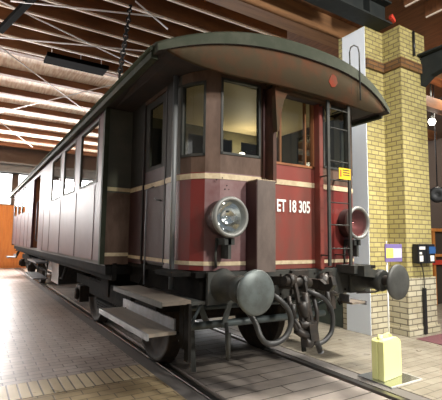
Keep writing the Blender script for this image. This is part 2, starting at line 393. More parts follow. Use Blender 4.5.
# pale wind-brace rods
for i, (a, b) in enumerate((((-2.547, 5.049), (-.087, 6.091)), ((-2.474, 6.403), (.078, 5.401)), ((-2.453, 6.793), (.276, 10.42)), ((-2.187, 11.714), (-.019, 7.679)),
             ((-2.136, 4.578), (-.317, 3.854)), ((-.601, 3.583), (.022, 3.981)), ((-2.147, 12.449), (-.885, 15.593)))):
    a = Vector((*a, 5.44-.035*i)); b = Vector((*b, 5.44-.035*i)); d = b-a
    m = MB(); m.use(BROD).tube([a-d*.15, b+d*.12], .015, 6); tag(m.build('brace_rod'), 'pale brace rod ' + ['sloping down rightward past the right end of the heater panel', 'passing level across the front edge of the heater panel', 'falling from the heater panel end toward the coach windows',
        'rising rightward behind the heater panel under the pale boards', 'nearly level, nearest the viewer, crossing the chain top', 'short and steep, above the curved cab roof corner', 'farthest back, low above the rear coach windows'][i], 'rod')

# brick pillar with plinth, corbel band and pier
m = MB()
m.use(BRICKY).box(2.6, 3.7, 1.70, 2.25, .62, 5.0); m.box(3.06, 3.75, 1.37, 2.1, .88, 5.0)
m.use(BRICKL).box(2.6, 3.72, 1.69, 2.25, 0, .62); m.box(3.04, 3.80, 1.35, 2.1, .10, .88); m.box(3.025, 3.85, 1.335, 2.1, 0, .12)
m.use(BRICKB).box(2.6, 3.02, 1.655, 2.2, 4.28, 4.44); m.box(3.02, 3.79, 1.33, 2.1, 4.28, 4.44)
m.use(BRICKY).box(2.6, 3.02, 1.675, 2.2, 4.44, 4.52); m.box(3.04, 3.77, 1.35, 2.1, 4.44, 4.52)
tag(m.build('brick_pillar'), 'tall yellow brick pillar with a brown corbel band and foot painted paler for daylight', 'pillar')
m = MB(); m.use(PANEL).box(2.586, 2.598, 1.692, 2.16, 0, 4.985)
tag(m.build('wall_board', bevel=.004), 'tall pale blue-white board standing against the left side of the brick pillar', 'board')

# ================================================================== RAILCAR
RC = empty('railcar', (0, 8.05, 0))
tag(RC, 'old dark red electric railcar standing on the museum track, number in white on its front', 'railcar')
RC_INV = Matrix.Translation((0, -8.05, 0))
FLIP = Matrix.Translation((0, 8.05, 0)) @ Matrix.Rotation(math.pi, 4, 'Z') @ Matrix.Translation((0, -8.05, 0))
def part(mb, name, m=None, parent=None, bevel=0, label=None):
    if m: mb.use(m)
    mbs = mb.clusters() if parent is None or parent is True else [mb]
    for q in mbs:
        o = q.build(name, None, None, bevel)
        o.parent = parent or RC
        if parent is None: o.matrix_parent_inverse = RC_INV
        if label: o['label'] = label
    return o
YN, YF = 2.22, 13.88          # passenger body
ZB, ZT = 1.18, 2.99
L = 16.1

# --- passenger body
wins = [(2.50, 3.46), (3.80, 4.67), (4.98, 5.86)]
wl = wins + [(L-b, L-a) for a, b in wins]
door = (7.44, 8.60)
for s in (-1, 1):
    m = MB(); m.use(MAROON); x0, x1 = sorted((s*1.45, s*1.39))
    grid_wall(m, 'x', x0, x1, [YN+.04, YF-.04], [ZB, ZT], [(a, b, 2.13, 2.93) for a, b in wl]+[(door[0], door[1], ZB, 2.88)])
    for yy in (2.60, 3.63, 4.84, 5.92, 6.7, 9.4, 10.2, 11.27, 12.48, 13.5):
        m.box(s*1.45-.006, s*1.45+.006, yy-.012, yy+.012, ZB, 2.10)
    part(m, 'side_wall')
for s in (-1, 1):   # door recess of the body
    m = MB(); m.use(DARKIN).box(min(s*1.0, s*1.03), max(s*1.0, s*1.03), door[0], door[1], ZB, 2.95)
    m.use(WOODRED).box(min(s*1.03, s*1.06), max(s*1.03, s*1.06), 7.7, 8.5, ZB, 2.1); m.use(DARKIN)
    m.use(WOODRED).box(min(s*1.0, s*1.39), max(s*1.0, s*1.39), door[1], door[1]+.03, ZB, 2.95); m.use(DARKIN); m.box(min(s*1.0, s*1.39), max(s*1.0, s*1.39), door[0]-.03, door[0], ZB, 2.95)
    part(m, 'side_door')
for s in (-1, 1):
    for a, b in wl:
        m = MB(); m.use(DARKIN); x0, x1 = sorted((s*1.425, s*1.455)); t = .03
        m.box(x0, x1, a, b, 2.13, 2.13+t); m.box(x0, x1, a, b, 2.93-t, 2.93); m.box(x0, x1, a, a+t, 2.13+t, 2.93-t); m.box(x0, x1, b-t, b, 2.13+t, 2.93-t)
        f = part(m, 'side_window')
        m = MB(); m.use(PANES).box(s*1.437-.002, s*1.437+.002, a+t, b-t, 2.13+t, 2.93-t); part(m, 'window_pane', None, f)
# end walls of the passenger body, both ends
for T in (None, FLIP):
    m = MB(T); m.use(OLIVE)
    for s in (-1, 1):
        x0, x1 = sorted((s*1.12, s*1.45)); m.box(x0, x1, YN, YN+.04, 1.98, 2.99)
    m.use(WAIST)
    for s in (-1, 1):
        x0, x1 = sorted((s*1.12, s*1.45)); m.box(x0, x1, YN, YN+.04, 1.14, 1.98)
    m.use(RIM)
    for s in (-1, 1):
        x0, x1 = sorted((s*1.405, s*1.462)); m.box(x0, x1, YN-.012, YN+.05, 1.14, 2.99)
    m.use(CABOLV); grid_wall(m, 'y', YN, YN+.04, [-1.12, 1.12], [1.2, 3.05], [(-.35, .35, 2.0, 2.85), (-1.0, -.5, 2.15, 2.85), (.5, 1.0, 2.15, 2.85)])
    part(m, 'end_wall')
    m = MB(T); m.use(CREAM)
    for s in (-1, 1):
        x0, x1 = sorted((s*1.125, s*1.404)); m.box(x0, x1, YN-.004, YN, 2.00, 2.045); m.box(x0, x1, YN-.004, YN, 1.235, 1.275)
    part(m, 'end_stripe')
# interior floor and lining
m = MB(); m.use(DARKIN).box(-1.38, 1.38, YN+.05, YF-.05, 1.12, 1.18)
part(m, 'saloon_floor')
m = MB()
for k in range(6):
    for yy in (3.0+k*.0, ): pass
m.use(WOODRED)
for yy in (3.5, 4.75, 6.0, 9.6, 10.9, 12.3):
    for s in (-1, 1):
        x0, x1 = sorted((s*.3, s*1.3)); m.box(x0, x1, yy, yy+.08, 1.55, 2.25); m.box(x0, x1, yy-.4, yy+.48, 1.5, 1.58); m.box(s*.32-.02, s*.32+.02, yy, yy+.08, 1.18, 1.55)
part(m, 'bench_seat')

# --- roof
def roof_z(x): return 3.08+.27*(1-min(1, abs(x)/1.52)**2.6)
def bow(x): return .255+.245*(abs(x)/1.5)**2
NX = 36
xs = [-1.52+3.04*i/NX for i in range(NX+1)]
m = MB()
ys = lambda x: [bow(x), bow(x)+.05, 1.2, 2.2, 5, 8.05, 11, 13.9, 14.9, L-bow(x)-.05, L-bow(x)]
def zt(x, j):
    return roof_z(x)-(.035 if j in (0, 10) else 0)
top = [[m.v((x, yy, zt(x, j))) for j, yy in enumerate(ys(x))] for x in xs]
bot = [[m.v((x*.995, yy, roof_z(x)-.155+.065*(abs(x)/1.52)**2)) for j, yy in enumerate(ys(x))] for x in xs]
m.use(RIM)
for i in range(NX):
    for j in range(10): m.face([top[i][j], top[i+1][j], top[i+1][j+1], top[i][j+1]], True)
    m.face([top[i][0], bot[i][0], bot[i+1][0], top[i+1][0]]); m.face([top[i][10], top[i+1][10], bot[i+1][10], bot[i][10]])
for j in range(10):
    m.face([top[0][j], top[0][j+1], bot[0][j+1], bot[0][j]]); m.face([top[NX][j], bot[NX][j], bot[NX][j+1], top[NX][j+1]])
m.use(SOFF)
for i in range(NX):
    for j in range(10): m.face([bot[i][j], bot[i][j+1], bot[i+1][j+1], bot[i+1][j]], True)
part(m, 'roof')
# gutters along the roof sides
m = MB(); m.use(RIM)
for s in (-1, 1): m.box(s*1.50-.03, s*1.50+.03, .62, L-.62, 2.965, 3.03); m.tube([(s*1.535, .6, 3.045), (s*1.535, L-.6, 3.045)], .02, 8)
part(m, 'gutter')
# fascia board under each curved rim
def fas_z(x): return 2.87+.165*(abs(x)/1.46)**5
for T in (None, FLIP):
    m = MB(T); m.use(FASC); n = 36
    P = [-1.46+2.92*i/n for i in range(n+1)]
    def col(x, dy): return (m.v((x, bow(x)+.028+dy, fas_z(x))), m.v((x, bow(x)+.028+dy, max(fas_z(x)+.004, roof_z(x)-.11))))
    A = [col(x, 0) for x in P]; B = [col(x, .03) for x in P]
    for i in range(n):
        m.face([A[i][0], A[i+1][0], A[i+1][1], A[i][1]], True); m.face([B[i][0], B[i][1], B[i+1][1], B[i+1][0]], True); m.face([A[i][0], B[i][0], B[i+1][0], A[i+1][0]])
    part(m, 'fascia', label='rusty brown fascia board under the roof edge')
# flat soffit of the visor overhang
def visor_soffit(T):
    m = MB(T); m.use(SOFF); n = 24
    P = [-1.46+2.92*i/n for i in range(n+1)]
    a = [m.v((x, bow(x)+.04, max(fas_z(x), 2.99)+.01)) for x in P]; b = [m.v((x, 2.24, 3.0)) for x in P]
    a2 = [m.v((x, bow(x)+.04, max(fas_z(x), 2.99)+.03)) for x in P]; b2 = [m.v((x, 2.24, 3.02)) for x in P]
    for i in range(n):
        m.face([a[i], b[i], b[i+1], a[i+1]]); m.face([a2[i], a2[i+1], b2[i+1], b2[i]])
    for (p, q) in ((0, 1),): pass
    part(m, 'visor_soffit')

# --- driving cab (each end), wall follows a curved plan line
HALF = [(-1.12, 2.22), (-1.12, 1.80), (-1.12, 1.20), (-1.12, .99), (-1.108, .88), (-1.06, .755), (-.975, .645), (-.85, .588), (-.42, .555), (-.28, .55)]
PLAN = HALF + [(-x, y) for x, y in reversed(HALF)]
NP = len(HALF)
def plan_off(pts, d):
    out = []
    for i, p in enumerate(pts):
        a = Vector(pts[max(i-1, 0)]); b = Vector(pts[min(i+1, len(pts)-1)]); t = (b-a).normalized()
        out.append((p[0]-t.y*d, p[1]+t.x*d))
    return out            # d>0 : to the left of travel
INN = plan_off(PLAN, .05); OUT = plan_off(PLAN, -.005)
def slab(mb, i, z0, z1, A=None, B=None):
    A = A or PLAN; B = B or INN
    mb.hexa([(*A[i], z0), (*A[i+1], z0), (*B[i+1], z0), (*B[i], z0), (*A[i], z1), (*A[i+1], z1), (*B[i+1], z1), (*B[i], z1)])
# segment -> hole z range
HOLE = {4: (2.20, 2.90), 5: (2.20, 2.90), 7: (2.22, 2.94), 9: (2.19, 2.95)}
for i in list(HOLE): HOLE[2*NP-2-i] = HOLE[i]
HOLE[1] = (1.20, 2.96); HOLE[2*NP-3] = (1.20, 2.96)
def cab(T):
    near = T is None
    m = MB(T)
    for i in range(len(PLAN)-1):
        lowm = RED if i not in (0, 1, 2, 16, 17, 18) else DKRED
        if i in (6, 7): lowm = FACET  # pinkish grey tone on the two left front facets
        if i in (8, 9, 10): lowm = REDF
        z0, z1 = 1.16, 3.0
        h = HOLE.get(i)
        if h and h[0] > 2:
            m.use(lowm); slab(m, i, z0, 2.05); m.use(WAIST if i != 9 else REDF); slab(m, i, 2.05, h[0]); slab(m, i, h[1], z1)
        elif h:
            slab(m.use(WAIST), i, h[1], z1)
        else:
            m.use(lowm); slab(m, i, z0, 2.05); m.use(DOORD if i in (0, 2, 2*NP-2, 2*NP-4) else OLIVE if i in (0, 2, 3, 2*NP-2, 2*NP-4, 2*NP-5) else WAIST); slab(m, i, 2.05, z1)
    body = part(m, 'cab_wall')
    m = MB(T); m.use(CREAM)
    for i in range(len(PLAN)-1):
        if i in (1, 2*NP-3): continue
        m.use(CREAM); slab(m, i, 1.99, 2.04, OUT, PLAN); slab(m, i, 1.215, 1.25, OUT, PLAN)
    part(m, 'cream_stripe', label='aged cream line around the cab')
    # windows
    for i in HOLE:
        if i in (1, 2*NP-3, 5, 2*NP-7): continue
        z0, z1 = HOLE[i]
        idx = [i, i+1] if i not in (4, 2*NP-6-0) else None
        segs = [i]
        if i == 4: segs = [4, 5]
        if i == 2*NP-2-4: segs = [2*NP-2-5, 2*NP-2-4]
        m = MB(T); m.use(WOODRED if i == 9 else STEEL)
        pts = [PLAN[segs[0]]] + [PLAN[k+1] for k in segs]
        o_ = plan_off(pts, -.008); n_ = plan_off(pts, .04)
        t = .022
        for k in range(len(pts)-1):
            for (a, b) in ((z0, z0+t), (z1-t, z1)):
                m.hexa([(*o_[k], a), (*o_[k+1], a), (*n_[k+1], a), (*n_[k], a), (*o_[k], b), (*o_[k+1], b), (*n_[k+1], b), (*n_[k], b)])
        for e, g in ((0, 1), (-1, -2)):
            p = Vector(o_[e]); q = Vector(n_[e]); d = (Vector(o_[g])-p).normalized()*t
            m.hexa([(*p, z0), (*(p+d), z0), (*(q+d), z0), (*q, z0), (*p, z1), (*(p+d), z1), (*(q+d), z1), (*q, z1)])
        if i == 9:   # centre window: inner wooden sash bars
            m.box(-.27+.10, -.27+.125, .57, .60, z0, z1); m.box(.17, .19, .57, .60, z0, z1)
        f = part(m, 'front_window')
        m = MB(T); m.use(PANE); g0 = plan_off(pts, .016); g1 = plan_off(pts, .020)
        for k in range(len(pts)-1):
            m.hexa([(*g0[k], z0+.01), (*g0[k+1], z0+.01), (*g1[k+1], z0+.01), (*g1[k], z0+.01), (*g0[k], z1-.01), (*g0[k+1], z1-.01), (*g1[k+1], z1-.01), (*g1[k], z1-.01)])
        part(m, 'window_pane', None, f)
    # side doors in the narrowed cab sides
    for s in (-1, 1):
        X = lambda a, b: tuple(sorted((s*a, s*b)))
        m = MB(T); m.use(DKRED); m.box(*X(1.075, 1.105), 1.205, 1.795, 1.2, 2.18)  # lower panel in darker red, same painted recess shade
        m.use(DOORD); grid_wall(m, 'x', *X(1.075, 1.105), [1.205, 1.795], [2.18, 2.955], [(1.33, 1.68, 2.22, 2.88)])
        m.use(SOFF); m.box(*X(1.10, 1.125), 1.18, 1.21, 1.2, 2.96); m.box(*X(1.10, 1.125), 1.79, 1.82, 1.2, 2.96)
        d = part(m, 'cab_door')
        m = MB(T); m.use(PANE).box(*X(1.088, 1.092), 1.33, 1.68, 2.22, 2.88); part(m, 'window_pane', None, d)
        m = MB(T); m.use(LIGHTM).tube([(s*1.11, 1.30, 1.83), (s*1.15, 1.30, 1.83), (s*1.15, 1.38, 1.86)], .009, 6); part(m, 'door_handle', None, d)
        m = MB(T); m.use(CREAM).box(*X(1.105, 1.109), 1.21, 1.79, 1.99, 2.04); part(m, 'cream_stripe', None, d); m = MB(T); m.use(CREAM).box(*X(1.105, 1.109), 1.21, 1.79, 1.215, 1.25); part(m, 'cream_stripe', None, d)
        m = MB(T); m.use(POLE).tube([(s*1.15, .93, .99), (s*1.15, .93, 3.0)], .024, 10)
        for z in (1.12, 2.9): m.tube([(s*1.15, .93, z), (s*1.10, .93, z)], .012, 6)
        part(m, 'corner_handrail', label='dull grey vertical handrail at the cab corner')
        m = MB(T); m.use(LIGHTM).tube([(s*1.2, 1.48, .98), (s*1.2, 1.48, 1.95), (s*1.12, 1.48, 1.99)], .008, 6); part(m, 'thin_handrail')
    # cab lining: ceiling, dark floor, control stand, rear bulkhead silhouettes
    m = MB(T); m.use(CABCEIL); n = 14; P = [-1.06+2.12*i/n for i in range(n+1)]
    zc = lambda x: 2.985+.0*x
    for a, b in zip(P, P[1:]):
        y0 = .72 if abs(a+b)/2 < .85 else .98
        m.box(a, b, y0, 2.20, 2.965, 2.985)
    part(m, 'cab_ceiling', label='cream cab ceiling lining')
    m = MB(T); m.use(DARKIN).box(-1.06, 1.06, 1.0, 2.2, 1.12, 1.19); m.box(-.9, .9, .72, 1.0, 1.12, 1.19); part(m, 'cab_floor')
    m = MB(T); m.use(BULB).lathe((.45, 2.14, 2.62), (0, -1, 0), [(0, .05), (.03, .05), (.06, .03), (.065, .002)], 16); part(m, 'cab_fill_globe')  # invented globe that dresses the added cab fill light
    if near:
        pl = bpy.data.lights.new('cab_fill_light', 'POINT'); pl.energy = 7; pl.color = (1, .85, .6); pl.shadow_soft_size = .08  # fill added so the cream ceiling shows through the windows
        po = bpy.data.objects.new('cab_fill_light', pl); C.objects.link(po); po.location = (.45, 1.95, 2.62)
    m = MB(T); m.use(BLACK); m.lathe((-.35, .95, 1.19), (0, 0, 1), [(0, .16), (.9, .16), (.95, .18), (1.0, .18)], 18); m.tube([(-.35, .95, 2.19), (-.35, .95, 2.26), (-.22, .9, 2.26)], .02, 8)
    part(m, 'controller_stand')
    # gangway portal around the centre window
    m = MB(T); m.use(FASC)
    poly = [(-.365, .43), (-.325, .43), (-.325, .555), (-.365, .555)]
    poly2 = [(.275, .47), (.33, .47), (.33, .555), (.275, .555)]
    m.use(PORT)
    m.prism([(x, y, 1.98) for x, y in poly], (0, 0, .92))
    m.use(REDF); m.prism([(x, y, 1.16) for x, y in poly2], (0, 0, 1.74))
    m.use(FASC)
    arch = [(-.39, 2.86), (-.365, 2.45), (-.345, 2.46), (-.31, 2.66), (-.28, 2.77), (-.245, 2.83), (-.19, 2.855), (.27, 2.855), (.30, 2.83), (.33, 2.79), (.345, 2.74), (.345, 2.96), (-.365, 2.96)]
    m.prism([(x, .37, z) for x, z in arch], (0, .06, 0))
    m.box(-.365, .345, .43, .555, 2.93, 2.99); m.box(-.365, .345, .33, .40, 2.88, 2.96); m.use(SOFF); m.box(-.31, .33, .44, .545, 2.87, 2.93)  # last dark box stands in for deep shade over the centre window
    part(m, 'gangway_portal')
    m = MB(T); m.use(TAUPE); m.box(-.575, -.365, .395, .55, 1.16, 1.985); m.use(DKRED); m.box(-.582, -.575, .40, .56, 1.16, 1.98)  # separate darker sheet paints shade onto the left face
    m.use(CREAM); m.box(-.575, -.365, .394, .55, 1.985, 1.992)
    part(m, 'gangway_box', None, None, .004, 'taupe upright cover box beside the number')
    # small vertical conduit left of centre window
    m = MB(T); m.use(DKRED); m.tube([(-.40, .53, 2.0), (-.40, .53, 2.9)], .013, 8); m.tube([(-.262, .535, 2.0), (-.262, .535, 2.6)], .014, 8); m.tube([(.30, .53, 1.2), (.30, .53, 1.98)], .012, 8); part(m, 'conduit')
    # headlamps
    for s in (-1, 1):
        c = (-.835 if s < 0 else .80, .42, 1.64); m = MB(T)
        if not near: s2 = s
        m.use(LAMPB); m.lathe(c, (0, 1, 0), [(.015, 0.1620), (.03, 0.1656), (.18, 0.1547), (.215, 0.1092), (.22, 0.0455)], 32, False, True)
        hl = part(m, 'headlamp_drum')
        m = MB(T); m.use(LAMPR); m.lathe(c, (0, 1, 0), [(.05, 0.1347), (.0, 0.1438), (-.012, 0.1511), (-.014, 0.1638), (-.004, 0.1775), (.02, 0.1793), (.04, 0.1729), (.05, 0.1620), (.05, 0.1347)], 40, False, False); part(m, 'lamp_rim', None, hl, 0, 'grey lamp rim')
        m = MB(T); m.use(SILVER if s < 0 else LAMPR); m.lathe(c, (0, 1, 0), [(.045, 0.1383), (.09, 0.1138), (.13, 0.0774), (.155, 0.0273), (.157, 0.0018)], 32, False, False); part(m, 'reflector', None, hl)
        m = MB(T); m.use(LENS if s < 0 else LENSR); m.lathe(c, (0, 1, 0), [(-.004, 0.0014), (-.002, 0.0819), (.012, 0.1401)], 32, False, False); part(m, 'lamp_lens', None, hl, 0, 'clear lamp glass' if s < 0 else 'pinkish red lamp glass')
        m = MB(T); m.use(SILVER); m.lathe((c[0], c[1]+.09, c[2]), (0, 1, 0), [(-.03, .01), (-.02, .022), (.01, .026), (.04, .012)], 14); part(m, 'bulb', None, hl)
        m = MB(T); m.use(STEEL); m.box(c[0]-.05, c[0]+.05, .44, .60, 1.40, 1.46); m.box(c[0]-.015, c[0]+.015, .44, .56, 1.28, 1.46); m.tube([(c[0], .5, 1.46), (c[0], .5, 1.40)], .03, 10)
        m.tube([(c[0]-.05, .57, 1.45), (c[0]-.07, .56, 1.3), (c[0]-.06, .57, 1.2)], .012, 6)
        part(m, 'lamp_bracket', None, hl)
    # rivets above the left lamp
    m = MB(T); m.use(SOFF)
    for dx, dz in ((0, 0), (.04, 0), (.02, .035), (-.09, .08), (.10, .1), (-.03, .1)):
        m.lathe((-.80+dx, .585, 1.90+dz), (0, -1, 0), [(0, .008), (.006, .006)], 8)
    part(m, 'bolt_head')
    # roof-access ladder on the right half
    m = MB(T); m.use(STEEL)
    for x, r in ((.29, .014), (.595, .017)): m.bar((x, .36, 1.2), (x, .36, 3.10), .034, .02, (0, 1, 0))
    for x in (.29, .595):
        for z in (1.3, 2.1, 2.85): m.bar((x, .36, z), (x, .58, z), .02, .012)
    ld = part(m, 'roof_ladder')
    for z in (1.37, 1.605, 1.83, 2.06, 2.255, 2.6, 2.8):
        m = MB(T); m.use(STEEL).tube([(.29, .36, z), (.595, .36, z)], .0065, 6); part(m, 'rung', None, ld)
    m = MB(T); m.use(STEEL); m.tube([(.61, .33, 3.0), (.60, .33, 3.46), (.62, .33, 3.52), (.66, .32, 3.55), (.71, .31, 3.54), (.73, .31, 3.48), (.735, .31, 2.95)], .008, 6); part(m, 'grab_hoop')
    if near:
        m = MB(); m.use(YELW).box(.415, .585, .335, .341, 2.075, 2.19); m.use(REDSG).box(.43, .447, .333, .335, 2.10, 2.17); m.use(SOFF)
        for z in (2.165, 2.14, 2.115): m.box(.47, .57, .333, .335, z, z+.01)
        part(m, 'warning_plate', label='orange yellow warning plate hung on the ladder')
        cu = bpy.data.curves.new('number', 'FONT'); cu.body = 'ET 18 305'; cu.size = .165; cu.space_character = .98; cu.extrude = .002; cu.offset = .0035; cu.align_x = 'CENTER'
        to = bpy.data.objects.new('tmp', cu); C.objects.link(to); bpy.context.view_layer.update()
        me = bpy.data.meshes.new_from_object(to.evaluated_get(bpy.context.evaluated_depsgraph_get())); bpy.data.objects.remove(to)
        wdt = max(v.co.x for v in me.vertices)-min(v.co.x for v in me.vertices)
        me.transform(Matrix.Translation((-.01, .544, 1.727)) @ Matrix.Rotation(math.pi/2, 4, 'X') @ Matrix.Diagonal((.435/wdt, 1, 1, 1)))
        me.materials.clear(); me.materials.append(WHITE)
        for p_ in me.polygons: p_.material_index = 0
        o = bpy.data.objects.new('painted_number', me); C.objects.link(o); o.parent = RC; o.matrix_parent_inverse = RC_INV; o['label'] = 'white lettering ET 18 305'
        m = MB(); m.use(RUSTO); m.prism([(x, bow(.3)+.020, z) for x, z in ((.23, 3.04), (.27, 2.99), (.32, 3.0), (.36, 3.05), (.34, 3.11), (.29, 3.13), (.26, 3.10))], (0, .012, 0)); part(m, 'paint_patch', label='orange red touch-up patch on the fascia')
    visor_soffit(T)

    # ---------- headstock and running gear at this end
    m = MB(T); m.use(STEEL); m.box(-1.0, 1.0, .50, .60, .90, 1.165); m.use(UNDER)
    m.box(-1.12, 1.12, .52, 2.3, 1.12, 1.17)
    for s in (-1, 1):
        x0, x1 = sorted((s*1.0, s*1.3)); m.box(x0, x1, .60, .95, 1.13, 1.17); x0, x1 = sorted((s*.98, s*1.06)); m.box(x0, x1, .56, 2.3, .93, 1.14)
        m.bar((s*1.03, .62, .94), (s*1.03, .62, 1.13), .07, .1)
    for k in range(-4, 5):
        for z in (.94, 1.12): m.lathe((k*.22, .5, z), (0, -1, 0), [(0, .014), (.01, .009)], 8)
    part(m, 'headstock', None, None, .004)
    for s in (-1, 1):
        c = (s*.868, 0, 1.05)
        m = MB(T); m.use(STEEL); m.lathe(c, (0, 1, 0), [(.17, .10), (.20, .112), (.24, .112), (.26, .095), (.44, .105), (.47, .14), (.50, .15), (.50, .02)], 26)
        m.box(c[0]-.16, c[0]+.16, .47, .50, .90, 1.17)
        bf = part(m, 'buffer_housing')
        m = MB(T); m.use(GREASE); m.lathe(c, (0, 1, 0), [(.03, .05), (.2, .055)], 18, False, False); part(m, 'buffer_ram', None, bf)
        m = MB(T); m.use(BUFF if s < 0 else BUFFD)
        m.lathe(c, (0, 1, 0), [(-.022 if s < 0 else -.006, .002), (-.017 if s < 0 else -.005, .09), (-.004, .155), (.006, .169), (.016, .174), (.028, .171), (.034, .15), (.05, .06)], 44, False, True)
        part(m, 'buffer_plate', None, bf, 0, 'domed grey-green buffer plate' if s < 0 else 'flat dark grey buffer plate')
    # draw hook and screw coupling
    m = MB(T); m.use(GREASE); m.bar((0, .50, 1.05), (0, .18, 1.05), .05, .09); m.prism([(-.025, .20, 1.0), (-.025, .08, 1.0), (-.025, .03, 1.06), (-.025, .05, 1.13), (-.025, .09, 1.14), (-.025, .08, 1.07), (-.025, .13, 1.06), (-.025, .2, 1.1)], (.05, 0, 0))
    m.box(-.11, .11, .46, .5, .94, 1.16)
    part(m, 'draw_hook', None, None, .004)
    X0 = -.28
    m = MB(T); m.use(GREASE)
    m.tube([(X0-.14, .22, 1.10), (X0+.16, .22, 1.07)], .042, 12); m.tube([(X0-.10, .22, 1.1), (X0-.04, .22, 1.1)], .058, 12); m.tube([(X0+.05, .22, 1.085), (X0+.11, .22, 1.085)], .055, 12)
    m.bar((X0-.06, .30, 1.09), (X0-.06, .52, 1.07), .06, .08); m.bar((X0+.08, .30, 1.08), (X0+.08, .52, 1.07), .06, .08)
    for dx in (-.055, .06):
        m.bar((X0+dx, .18, 1.08), (X0+dx*.9+.03, .12, .74), .026, .035, (0, 1, 0))
    m.tube([(X0-.06, .12, .74), (X0+.12, .12, .73)], .034, 10)
    m.tube([(X0+.02, .13, 1.0), (X0+.04, .12, .66)], .028, 10)
    m.tube([(X0-.08, .13, .70), (X0-.02, .12, .66), (X0+.06, .11, .64), (X0+.10, .11, .63)], .036, 10)
    m.bar((X0+.06, .11, .74), (X0+.075, .10, .60), .09, .07); m.tube([(X0-.16, .14, .98), (X0-.10, .12, .72), (X0, .1, .62)], .018, 8); m.lathe((X0-.03, .12, .93), (.3, 0, -1), [(0, .02), (.02, .045), (.12, .045), (.14, .02)], 12); m.tube([(X0+.13, .16, 1.02), (X0+.15, .12, .82), (X0+.12, .11, .70)], .02, 8)
    m.tube([(X0-.12, .12, .80), (X0-.02, .11, .66), (X0+.08, .1, .57)], .022, 8); m.tube([(X0-.13, .12, .92), (X0-.12, .12, .80)], .024, 8)
    m.tube([(X0-.02, .1, .60), (X0+.05, .1, .58)], .04, 10)
    part(m, 'screw_coupling')
    m = MB(T); m.use(RUBBER); m.tube([(X0+.10, .11, .66), (X0+.155, .09, .50)], .026, 14); m.use(LIGHTM).tube([(X0+.155, .09, .50), (X0+.158, .089, .492)], .027, 14); part(m, 'socket_head')
    # brake hoses
    def hose(P, r, name):
        pts = []
        P = [Vector(p) for p in P]
        for i in range(len(P)-1):
            p0, p1, p2, p3 = P[max(i-1, 0)], P[i], P[i+1], P[min(i+2, len(P)-1)]
            for k in range(6):
                t = k/6; pts.append(.5*((2*p1)+(p2-p0)*t+(2*p0-5*p1+4*p2-p3)*t*t+(3*p1-3*p2+p3-p0)*t**3))
        pts.append(P[-1]); m = MB(T); m.use(RUBBER).tube(pts, r, 12); m.use(GREASE)
        m.tube([pts[0], pts[1]], r*1.5, 12); m.tube([pts[-2], pts[-1]], r*1.5, 12); part(m, name)
    hose([(-.60, .30, 1.02), (-.57, .14, .98), (-.48, .1, .88), (-.45, .1, .77), (-.50, .1, .675), (-.60, .1, .63), (-.69, .11, .635), (-.745, .12, .69), (-.75, .2, .80), (-.75, .4, .92)], .023, 'brake_hose')
    hose([(-.22, .34, 1.03), (-.19, .14, 1.0), (-.08, .1, .95), (.01, .1, .86), (.04, .1, .76), (.02, .1, .65), (-.06, .1, .585), (-.15, .1, .565), (-.19, .1, .60)], .02, 'brake_hose')
    m = MB(T); m.use(GREASE)
    m.tube([(-.60, .50, 1.0), (-.60, .30, 1.02)], .035, 10); m.tube([(-.22, .5, 1.02), (-.22, .34, 1.03)], .03, 10); m.tube([(.22, .5, 1.0), (.22, .34, .98), (.22, .3, .78)], .028, 10); m.tube([(.22, .34, .98), (.36, .34, .92)], .022, 8)
    m.bar((.34, .42, 1.14), (.36, .40, .78), .05, .05, (0, 1, 0)); m.lathe((.30, .47, 1.04), (0, -1, 0), [(0, .09), (.05, .085), (.09, .04)], 16)
    part(m, 'brake_pipe')
    # right-hand bracket, hoop and coupler step
    m = MB(T); m.use(STEEL); m.box(.55, .80, .28, .52, 1.12, 1.20); m.hexa([(.60, .2, 1.10), (.86, .2, 1.07), (.86, .5, 1.07), (.60, .5, 1.10), (.60, .2, 1.2), (.86, .2, 1.14), (.86, .5, 1.14), (.60, .5, 1.2)])
    m.use(GREASE); m.tube([(.60, .3, .93), (.78, .22, .935), (.84, .2, .95), (.83, .2, 1.01), (.80, .2, 1.03)], .009, 6)
    part(m, 'shunter_grip')
    # cross pipe and struts under the headstock
    m = MB(T); m.use(TEAL); m.tube([(-1.12, .75, .68), (.6, .75, .66)], .034, 12); m.tube([(-1.0, .95, .80), (.6, .95, .78)], .026, 10)
    m.tube([(-1.24, .55, .62), (-1.12, .6, .72), (-1.02, .62, .86), (-.98, .62, .94)], .014, 8)
    m.bar((-1.0, .7, .92), (-.6, 1.2, .56), .05, .03); m.bar((1.0, .7, .92), (.6, 1.2, .56), .05, .03)
    m.bar((-.7, .62, .92), (-.7, .75, .64), .05, .02); m.bar((.7, .62, .92), (.7, .75, .64), .05, .02)
    part(m, 'brake_cross_pipe')
    # guard irons
    m = MB(T); m.use(STEEL)
    for s in (-1, 1): m.bar((s*.75, 1.30, .8), (s*.75, 1.22, .12), .05, .03)
    m.bar((-.72, .66, .70), (-.74, .6, .42), .03, .03); m.tube([(-.72, .62, .62), (-.74, .6, .40)], .022, 8)
    part(m, 'guard_iron')
    # boarding steps on both sides
    for s in (-1, 1):
        X = lambda a, b: tuple(sorted((s*a, s*b))); sh = 0 if s < 0 else .36
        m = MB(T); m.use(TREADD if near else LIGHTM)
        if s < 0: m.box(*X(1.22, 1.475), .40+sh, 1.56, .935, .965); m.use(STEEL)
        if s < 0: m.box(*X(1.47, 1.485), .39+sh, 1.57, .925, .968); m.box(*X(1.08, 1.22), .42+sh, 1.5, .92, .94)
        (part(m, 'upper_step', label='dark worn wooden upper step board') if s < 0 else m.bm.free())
        m = MB(T); m.use(TREAD if near else LIGHTM); m.box(*X(1.265, 1.51), .56+sh, 1.90, .675, .70); m.use(LIGHTM); m.box(*X(1.505, 1.525), .55+sh, 1.91, .655, .704); m.box(*X(1.255, 1.27), .6+sh, 1.90, .70, .79)
